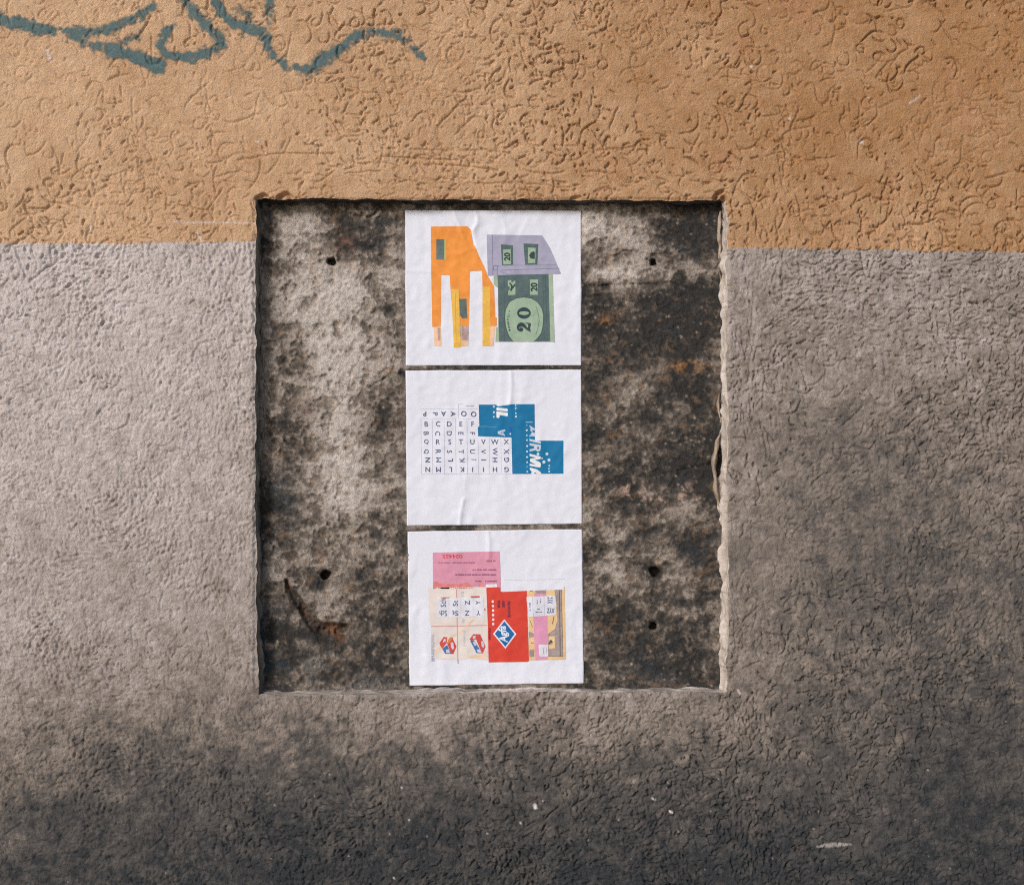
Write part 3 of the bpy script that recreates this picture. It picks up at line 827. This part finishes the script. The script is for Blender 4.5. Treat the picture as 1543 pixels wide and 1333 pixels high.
bn = lay('banknote', [f((185, 515), (755, 500), (775, 1258), (195, 1258), (188, 660))], DG, 1, p1, var=.22, fine_=500, label='green banknote of twenty')
lay_each('banknote_border', [f((140, 525), (183, 520), (182, 655), (140, 620)), f((166, 1100), (196, 1090), (200, 1258), (160, 1258)), f((752, 500), (798, 500), (808, 880), (822, 1262), (772, 1260))], (158, 180, 158), 2, bn)
lay_each('banknote_line', [seg(*f((716, 520))[0], *f((738, 1250))[0], .6), seg(*f((255, 540))[0], *f((262, 1250))[0], .5), seg(*f((690, 520))[0], *f((706, 1250))[0], .35)], (58, 84, 84), 2, bn)
oval = f((360, 1256), (310, 1190), (278, 1090), (268, 990), (276, 900), (320, 815), (400, 775), (480, 765), (560, 778), (630, 820), (676, 890), (692, 960), (690, 1060), (668, 1160), (625, 1220), (585, 1256))
def grow_(pg, k):
    cxx = sum(p[0] for p in pg) / len(pg); cyy = sum(p[1] for p in pg) / len(pg)
    return [(cxx + (x - cxx) * k, min(cyy + (y - cyy) * k, 514.6)) for x, y in pg]
lay('medallion_ring', [grow_(oval, 1.05)], (60, 86, 84), 2, bn)
med = lay('medallion', [oval], LG, 3, bn, var=.1)
# bold serif figures, reading upwards
def fig20(cx_, cy_, k):
    """'2' below, '0' above; each figure k tall (across) - x right = up on the figure"""
    def T(x, y): return (cx_ - k / 2 + (1.0 - y) * k, cy_ - x * k)      # figure axes: x along reading (upwards), y up in the figure (to the left)
    out = []
    zc = (0.58, 0.5)
    o1 = [(zc[0] + (.42) * math.cos(a_), zc[1] + .5 * math.sin(a_)) for a_ in np.linspace(0, 2 * math.pi, 28, endpoint=False)]
    i1 = [(zc[0] + .14 * math.cos(a_), zc[1] + .37 * math.sin(a_)) for a_ in np.linspace(0, 2 * math.pi, 28, endpoint=False)]
    for a_ in range(28):
        b_ = (a_ + 1) % 28
        out.append([T(*o1[a_]), T(*o1[b_]), T(*i1[b_]), T(*i1[a_])])
    two = ribbon([(-.70, .70), (-.66, .86), (-.52, .94), (-.36, .88), (-.26, .72), (-.30, .55), (-.46, .38), (-.62, .22), (-.72, .10)], [.16, .14, .16, .26, .32, .28, .2, .14, .10])
    out.append([T(*p) for p in two])
    out.append([T(*p) for p in disc(-.62, .70, .15, 12)])
    out.append([T(*p) for p in [(-.80, 0.0), (-.76, .14), (-.60, .24), (-.40, .20), (-.28, .18), (-.20, .26), (-.18, .38), (-.12, .38), (-.15, 0.02), (-.3, -.01), (-.5, .05), (-.66, .02)]])
    return out
c20 = f((478, 1020))[0]
lay('lettering', fig20(c20[0], c20[1] + 1.0, 20.6), DK, 4, bn, cut=6, label='large numeral 20')
curve_l = [text(ch, *f((322 - 22 * math.sin(math.pi * (k + .5) / 8), 1128 - k * 30))[0], 3.0, rot=90 + 8 * (3.5 - k), bold=.02) for k, ch in enumerate('MONOPOLY')]
lay('lettering', curve_l, DK, 4, bn, cut=0)
sm = []
for k in range(26):
    t_ = k / 25; sm.append(disc(*f((612 + 34 * math.sin(math.pi * t_), 868 + 300 * t_))[0], .45, 5, ry=.7))
lay('lettering', sm, DK, 4, bn, cut=0)
lay_each('tablet', [f((545, 565), (635, 565), (632, 735), (545, 735)), f((298, 575), (335, 570), (340, 600), (382, 572), (382, 735), (300, 740), (300, 690), (318, 680), (318, 640), (298, 640))], LG, 3, bn)
lay('lettering', [text('20', *f((590, 648))[0], 10.5, rot=90, w=13, bold=.035)], DK, 4, bn, cut=0)
lay('lettering', [seg(*f((318, 600))[0], *f((345, 640))[0], 2.2), seg(*f((345, 640))[0], *f((330, 690))[0], 2.2), seg(*f((330, 680))[0], *f((378, 620))[0], 2.2)], DK, 4, bn, cut=0)
rf = lay('lavender_roof', [f((60, 63), (680, 72), (770, 215), (890, 500), (330, 512), (75, 522))], LV, 3, p1, var=.09, fine_=150, label='lavender paper roof with two green windows')
lay_each('pencil_line', [seg(*f((127, 66))[0], *f((130, 520))[0], .5), seg(*f((182, 470))[0], *f((182, 520))[0], .5), seg(*f((140, 408))[0], *f((840, 402))[0], .45), seg(*f((180, 462))[0], *f((872, 440))[0], .5), seg(*f((215, 475))[0], *f((330, 520))[0], .4),
                    seg(*f((138, 415))[0], *f((180, 415))[0], .7), seg(*f((138, 460))[0], *f((180, 460))[0], .7), seg(*f((138, 413))[0], *f((138, 462))[0], .7), seg(*f((180, 413))[0], *f((180, 462))[0], .7)], (84, 92, 124), 4, rf)
wd, wd2 = lay_each('window', [f((220, 172), (355, 182), (358, 400), (232, 408)), f((472, 162), (638, 168), (628, 398), (490, 400))], (72, 98, 98), 4, rf, var=.25)
lay_each('pane', [f((245, 230), (330, 225), (332, 395), (248, 398)), f((522, 208), (608, 212), (604, 380), (522, 382))], LG, 5, wd)
lay('lettering', [text('20', *f((290, 310))[0], 9.5, rot=90, w=12.5, bold=.04)], DK, 6, wd, cut=0)
lay('emblem', [f((535, 295), (558, 260), (588, 250), (598, 262), (598, 330), (580, 335), (550, 325))], DK, 6, wd, cut=0)

# ---- middle poster: alphabet index and blue airmail label
p2 = sheet(POST[1], 'white poster with rows of index letters and a stepped blue airmail label')
a = zm(630, 600, 10.287); b = zm(715, 600, 11.02)
NV = (74, 84, 124)
lay_each('ruled_line', [seg(*a((x, y0))[0], *a((x + 8, y1))[0], .45) for x, y0, y1 in ((42, 325, 1175), (216, 325, 1175), (400, 325, 1175), (578, 320, 1175), (755, 325, 1175), (926, 600, 1175), (1098, 600, 1175), (1280, 605, 1175))] +
    [seg(*a((625, 90))[0], *a((628, 318))[0], .6)] +
    [seg(*a((x0, y))[0], *a((x1, y))[0], .35) for x0, x1, y in ((35, 600, 160), (45, 590, 312), (640, 925, 160), (640, 925, 315), (50, 1455, 1172), (625, 690, 86))], (206, 204, 221), 1, p2)
lets = []
def row(chars, xs, y, rot, h=7.4, bold=0.0):
    for ch, x in zip(chars, xs): lets.append(text(ch, *a((x, y))[0], h, rot=rot, bold=0 if ch == 'M' else bold))
lets += [text('P', *a((100, 240))[0], 7.2, 180, bold=.012), text('P', *a((262, 242))[0], 7.2, -90), text('A', *a((392, 238))[0], 7.2, 180, bold=.012), text('A', *a((540, 240))[0], 7.2, -90, bold=.01),
         text('O', *a((708, 238))[0], 8.2, 0, w=8.2, bold=.01), text('O', *a((860, 247))[0], 8.2, 0, w=8.2, bold=.01)]
row('BCDEF', (125, 308, 482, 662, 845), 396, 0)
row('BCDEF', (122, 302, 480, 660, 838), 543, -90)
XS = (126, 306, 488, 662, 840, 1010, 1188, 1366)
row('QRSTUVWX', XS, 674, 0)
row('QRSTUVWX', (124, 308, 484, 664, 842, 1010, 1190, 1366), 824, -90)
row('NMLKJIHG', (148, 316, 500, 678, 860, 1014, 1190, 1370), 952, 90, bold=.006)
row('NMLKJIHG', (148, 314, 500, 678, 848, 1012, 1190, 1370), 1102, 180, bold=.006)
lay('lettering', lets, NV, 2, p2, cut=0, label='rows of dark blue index letters')
lay('lettering', words(a((735, 0))[0][0], a((860, 0))[0][0], a((0, 118))[0][1], 1.6), (160, 160, 188), 2, p2, cut=0)
BL = (0, 110, 166)
bl = lay('blue_label', [b((70, 105), (350, 105), (392, 134), (640, 98), (995, 95), (1000, 450), (1003, 703), (1475, 703), (1475, 1250), (628, 1255), (615, 650), (60, 628), (55, 480), (80, 462))], BL, 1, p2, var=.09, fine_=120, label='stepped blue airmail label')
lay_each('fold_line', [seg(*b((80, 468))[0], *b((200, 466))[0], .8), seg(*b((200, 468))[0], *b((360, 482))[0], .5)], (110, 170, 204), 2, bl)
lay('crayon_mark', [b((575, 470), (620, 480), (630, 560), (600, 580), (575, 545))], (8, 88, 178), 2, bl)
WH = (236, 238, 246); PG = (196, 208, 228)
lay('lettering', [b((372, 150), (538, 170), (550, 185), (550, 215), (540, 220), (368, 200), (362, 175)), b((365, 214), (545, 238), (553, 250), (552, 290), (545, 298), (420, 278), (412, 318), (400, 328), (380, 328), (365, 312))], WH, 2, bl, label='white letters IL')
AIR = [ # reading downwards; baseline on the left
    b((908, 455), (918, 452), (1003, 505), (1003, 535), (985, 530), (960, 522), (962, 560), (930, 545), (930, 490)),
    b((930, 590), (962, 560), (1003, 575), (1003, 640), (960, 625), (912, 635), (910, 615), (935, 610)),
    b((912, 672), (1003, 690), (1100, 715), (1100, 752), (1000, 728), (912, 708)),
    b((914, 742), (1100, 775), (1100, 812), (914, 782)),
    b((1100, 812), (1098, 850), (1080, 878), (1040, 880), (1020, 862), (1015, 800), (1042, 802), (1045, 845), (1065, 848), (1072, 808)),
    b((1015, 800), (1020, 862), (914, 882), (914, 848), (990, 830), (988, 795))]
lay('lettering', AIR, PG, 2, bl, label='pale letters AIR')
MA = [b((912, 925), (930, 922), (1085, 962), (1102, 975), (1100, 1000), (1085, 1010), (1000, 1022), (1090, 1062), (1102, 1085), (1100, 1130), (1088, 1150), (915, 1118), (915, 1085), (1020, 1100), (925, 1050), (918, 1015), (930, 1000), (1030, 985), (915, 960)),
      b((918, 1150), (945, 1155), (1040, 1180), (1108, 1235), (1105, 1258), (940, 1258), (950, 1215), (918, 1180))]
lay('lettering', MA, WH, 2, bl, label='white letters MA')
lay('lettering', [seg(*b((990, 1235))[0], *b((1022, 1245))[0], 1.2)], BL, 3, bl, cut=0)
lay('lettering', [b((380, 562), (395, 545), (508, 514), (512, 545), (480, 552), (482, 590), (505, 600), (508, 626), (395, 592)), ], (190, 205, 228), 2, bl)
lay('lettering', [b((425, 566), (462, 556), (463, 582))], BL, 3, bl, cut=0)
dots = [disc(*b((x, y))[0], r / 11.02, 9) for x, y, r in ((320, 138, 17), (322, 230, 17), (320, 308, 14), (684, 120, 13), (684, 165, 14), (686, 250, 14), (687, 303, 18), (868, 530, 17), (870, 615, 13), (872, 695, 15), (874, 792, 17), (873, 882, 16),
        (872, 975, 16), (874, 1060, 15), (876, 1215, 14), (1055, 925, 24), (1203, 922, 25), (1237, 1024, 26), (1152, 1057, 27), (1122, 995, 15), (1242, 1118, 14), (1236, 1165, 13), (1240, 1213, 15), (596, 590, 15))]
lay('dotted_print', dots, (206, 224, 238), 2, bl, cut=0)
lay('lettering', [seg(*b((850, 398))[0], *b((965, 394))[0], 1.6)], (140, 182, 210), 2, bl, cut=0)
lay('dotted_print', [disc(*b((x, y))[0], r / 11.02, 9) for x, y, r in ((868, 448, 15), (874, 1135, 14), (685, 205, 8))], (90, 160, 200), 2, bl, cut=0)

# ---- lower poster: pink ticket, film wrapper, red label, ochre note
p3 = sheet(POST[2], 'white poster with a pink ticket above a red label and pale box wrapper collage')
e = zm(640, 825, 12.858); c = zm(640, 875, 10.25); d = zm(730, 870, 9.877)
pk = lay('pink_ticket', [e((155, 92), (1450, 70), (1465, 400), (1475, 800), (160, 800))], (218, 148, 176), 1, p3, var=.09, fine_=140, label='pink ticket printed upside down')
lay_each('red_smear', [e((165, 665), (235, 650), (290, 690), (600, 700), (740, 690), (820, 668), (900, 720), (960, 770), (900, 795), (165, 795)), e((1060, 690), (1100, 680), (1140, 720), (1150, 760), (1040, 760))], (222, 128, 130), 2, pk, var=.2)
lay('lettering', [text('024455', *e((535, 165))[0], 6.0, 180, w=30, bold=.02)], (210, 70, 90), 2, pk, cut=0, label='red serial number 024455 upside down')
lay('lettering', words(*[e((x, 0))[0][0] for x in (1190, 1380)], e((0, 255))[0][1], 3.2) + words(*[e((x, 0))[0][0] for x in (270, 960)], e((0, 288))[0][1], 2.0) + words(*[e((x, 0))[0][0] for x in (920, 1380)], e((0, 425))[0][1], 2.4) +
    words(*[e((x, 0))[0][0] for x in (590, 1380)], e((0, 520))[0][1], 2.6) + words(*[e((x, 0))[0][0] for x in (980, 1100)], e((0, 645))[0][1], 2.6) + words(*[e((x, 0))[0][0] for x in (1170, 1390)], e((0, 645))[0][1], 2.8), (160, 92, 134), 2, pk, cut=0)
cr = lay('box_wrapper', [c((35, 110), (750, 90), (950, 95), (975, 700), (975, 1225), (700, 1190), (520, 1215), (160, 1200), (100, 1140), (100, 700), (60, 600), (60, 220))], (229, 221, 219), 2, p3, var=.05, fine_=110, label='cream wrapper with red lines and small box drawings')
lay_each('red_line', [seg(*c((492, 118))[0], *c((512, 1275))[0], 1.4), seg(*c((100, 702))[0], *c((965, 685))[0], 1.4)], (214, 150, 146), 3, cr)
lay_each('peach_band', [c((740, 590), (770, 600), (560, 800), (420, 880), (260, 1050), (160, 1110), (160, 1070), (240, 1010), (420, 840), (540, 780)), c((620, 1160), (940, 1120), (945, 1215), (720, 1190))], (234, 206, 180), 3, cr)
lay('lettering', words(*[c((0, y))[0][1] for y in (790, 1235)], c((112, 0))[0][0], 3.0, True) + words(*[c((0, y))[0][1] for y in (800, 1235)], c((135, 0))[0][0], 2.4, True), (186, 190, 220), 3, cr, cut=0)
lay('lettering', words(*[c((0, y))[0][1] for y in (750, 1000)], c((610, 0))[0][0], 3.5, True) + words(*[c((0, y))[0][1] for y in (170, 240)], c((580, 0))[0][0], 5, True) + words(*[c((0, y))[0][1] for y in (580, 640)], c((590, 0))[0][0], 5, True), (200, 200, 214), 3, cr, cut=0)
def box_drawing(name, red1, red2, blue, white, extra):
    g = lay(name, [c(*red1), c(*red2)], (206, 72, 70), 4, cr)
    lay('blue_face', [c(*blue)], (60, 112, 178), 5, g); lay_each('pale_face', [c(*w_) for w_ in white], (206, 206, 230), 6, g)
    if extra: lay('orange_corner', [c(*extra[0])], (232, 128, 66), 6, g); 
    return g
box_drawing('box_drawing', [(225, 960), (290, 862), (350, 870), (340, 950), (275, 1040), (250, 1020)], [(345, 960), (390, 870), (425, 870), (490, 1010), (440, 1130), (410, 1125)], [(270, 1045), (345, 985), (410, 1125), (315, 1125)],
            [[(295, 890), (335, 900), (320, 935), (280, 950)], [(400, 950), (440, 945), (455, 1040), (430, 1060), (405, 1020)], [(330, 1060), (370, 1050), (390, 1110), (330, 1110)]], [[(350, 950), (372, 895), (410, 870), (425, 900), (400, 935), (365, 970)]])
box_drawing('box_drawing', [(690, 905), (745, 820), (855, 820), (850, 870), (790, 900), (720, 920)], [(790, 895), (855, 820), (940, 1010), (900, 1115), (880, 1110)], [(700, 920), (760, 915), (890, 1115), (800, 1112)],
            [[(740, 850), (790, 840), (780, 890), (745, 895)], [(870, 930), (900, 925), (920, 1000), (905, 1030), (880, 1010)], [(740, 940), (775, 935), (800, 990), (770, 1000)], [(800, 1060), (850, 1050), (880, 1105), (820, 1105)]], None)
ix = lay('index_strip', [c((200, 270), (905, 258), (920, 552), (195, 565))], (224, 227, 243), 5, cr, label='white index strip with letters')
lay_each('ruled_line', [seg(*c((x, 262))[0], *c((x + 2, 560))[0], .5) for x in (370, 555, 745)], (204, 203, 218), 6, ix)
lay_each('tab_edge', [seg(*c((250, 258))[0], *c((380, 255))[0], 1.2), seg(*c((710, 246))[0], *c((845, 242))[0], 2.2), seg(*c((926, 420))[0], *c((928, 460))[0], 1.2)], (196, 80, 76), 6, ix, cut=0)
lay('lettering', [text('Sch', *c((285, 335))[0], 8.0, 90, w=13, bold=.006), text('Sch', *c((285, 498))[0], 8.5, 180, w=11, bold=.006), text('St', *c((472, 342))[0], 7.6, 90, w=9, bold=.01), text('St', *c((470, 498))[0], 7.2, 180, w=9.5, bold=.01),
                  text('Z', *c((658, 335))[0], 7.4, 90, bold=.008), text('Z', *c((655, 495))[0], 7.4, 180, bold=.008), text('Y', *c((822, 332))[0], 7.0, 90, bold=.008), text('Y', *c((828, 495))[0], 7.0, 180, bold=.008)], NV, 6, ix, cut=0)
RD = (214, 58, 44)
rd = lay('red_label', [d((28, 145), (235, 140), (238, 200), (265, 212), (630, 195), (640, 600), (662, 1235), (635, 1252), (62, 1258), (50, 700))], RD, 4, p3, var=.07, fine_=150, label='red label with a blue diamond emblem')
lay('white_tab', [d((20, 100), (175, 95), (190, 110), (188, 140), (30, 148), (18, 130))], (232, 232, 244), 5, rd)
em = lay('emblem', [d((295, 618), (475, 838), (312, 1058), (128, 835))], (236, 230, 244), 5, rd, label='white-bordered blue diamond emblem with script')
lay('diamond', [d((295, 648), (448, 838), (311, 1026), (154, 834))], (14, 98, 168), 6, em)
lay('lettering', [text('Agfa', *d((290, 838))[0], 15.5, 97, w=25, bold=.03, shear=.25)], (226, 232, 246), 7, em, cut=0, label='white slanted word Agfa')
lay('dotted_print', [disc(*d((x, y))[0], 1.9, 9, ry=2.1) for x, y in ((123, 355), (126, 421), (128, 487), (128, 555), (129, 623), (130, 688))], (238, 232, 240), 5, rd, cut=0)
for w_, p_, L_, hh in (('ALWAYS', (365, 465), 25, 4.2), ('ASK', (282, 395), 12, 4.2), ('FOR', (212, 400), 12, 4.2), ('FILMS', (78, 840), 18, 3.0)):
    lay('lettering', [text(w_, *d(p_)[0], hh, -90, w=L_, bold=.05 if hh > 4 else .03)], (96, 36, 66), 5, rd, cut=0, label='dark printed word ' + w_)
nt_ = lay('ochre_note', [d((625, 195), (1150, 178), (1178, 185), (1180, 130), (1192, 130), (1200, 700), (1210, 1218), (660, 1228), (655, 600))], (232, 196, 146), 2, p3, var=.07, label='ochre play banknote')
lay_each('note_panel', [d((1040, 180), (1148, 178), (1165, 1168), (950, 1170), (945, 840), (1040, 780), (1085, 640), (1075, 400)), d((755, 190), (918, 184), (920, 240), (760, 255)), d((665, 800), (735, 830), (735, 880), (665, 900)), d((668, 1075), (742, 1065), (742, 1175), (668, 1180))], (160, 146, 146), 3, nt_, var=.22, fine_=420)
lay_each('note_line', [seg(*d((1115, 185))[0], *d((1128, 1165))[0], 1.2), seg(*d((1148, 180))[0], *d((1168, 1168))[0], .6), seg(*d((680, 640))[0], *d((715, 740))[0], .7), seg(*d((1035, 575))[0], *d((1012, 690))[0], 1.2), seg(*d((950, 840))[0], *d((1050, 770))[0], .6), seg(*d((675, 198))[0], *d((720, 200))[0], 1.0), seg(*d((690, 970))[0], *d((735, 968))[0], 1.2), seg(*d((950, 1170))[0], *d((1168, 1168))[0], .6)], (104, 92, 92), 4, nt_)
lay('note_tablet', [d((955, 875), (1045, 870), (1050, 1050), (955, 1060), (955, 1000), (1010, 990), (1015, 940), (955, 930))], (232, 197, 148), 4, nt_)
lay_each('note_mark', [seg(*d((960, 985))[0], *d((1000, 930))[0], 2.0), seg(*d((975, 930))[0], *d((1010, 965))[0], 1.6)], (70, 64, 66), 5, nt_, cut=0)
pb = lay('pink_band', [d((740, 240), (910, 232), (918, 280), (935, 570), (942, 1220), (755, 1225), (735, 800), (728, 580))], (222, 150, 188), 5, nt_, var=.07)
lay('white_tab', [d((805, 1000), (820, 992), (945, 998), (950, 1160), (940, 1170), (830, 1172), (815, 1160))], (224, 224, 240), 6, pb)
lay('lettering', words(*[d((0, y))[0][1] for y in (1045, 1140)], d((880, 0))[0][0], 2.0, True) + words(*[d((0, y))[0][1] for y in (1045, 1140)], d((925, 0))[0][0], 1.6, True), (168, 160, 190), 7, pb, cut=0)
ix2 = lay('index_strip', [d((625, 292), (640, 282), (1055, 268), (1068, 400), (1065, 555), (650, 585))], (224, 227, 243), 7, nt_, label='white index strip with small print')
lay_each('ruled_line', [seg(*d((712, 280))[0], *d((728, 575))[0], .5), seg(*d((885, 275))[0], *d((895, 568))[0], .5)], (180, 178, 204), 8, ix2)
lay('lettering', [text('XYZ', *d((975, 335))[0], 7.4, 90, w=10.5, bold=.02), text('XYZ', *d((985, 490))[0], 7.4, 180, w=11.5, bold=.02)], NV, 8, ix2, cut=0)
lay('lettering', words(*[d((0, y))[0][1] for y in (365, 435)], d((675, 0))[0][0], 2.2, True) + words(*[d((0, y))[0][1] for y in (310, 400)], d((785, 0))[0][0], 1.8, True) + words(*[d((0, y))[0][1] for y in (315, 370)], d((832, 0))[0][0], 1.8, True) +
    words(*[d((x, 0))[0][0] for x in (780, 825)], d((0, 468))[0][1], 1.8) + words(*[d((x, 0))[0][0] for x in (760, 850)], d((0, 512))[0][1], 1.8) + words(*[d((0, y))[0][1] for y in (465, 500)], d((678, 0))[0][0], 1.6, True), (96, 100, 140), 8, ix2, cut=0)
lay('faint_rule', [seg(*zm(600, 785, 5.1276)((815, 455))[0], *zm(600, 785, 5.1276)((1290, 447))[0], .35)], (200, 200, 212), 1, p3, cut=8)
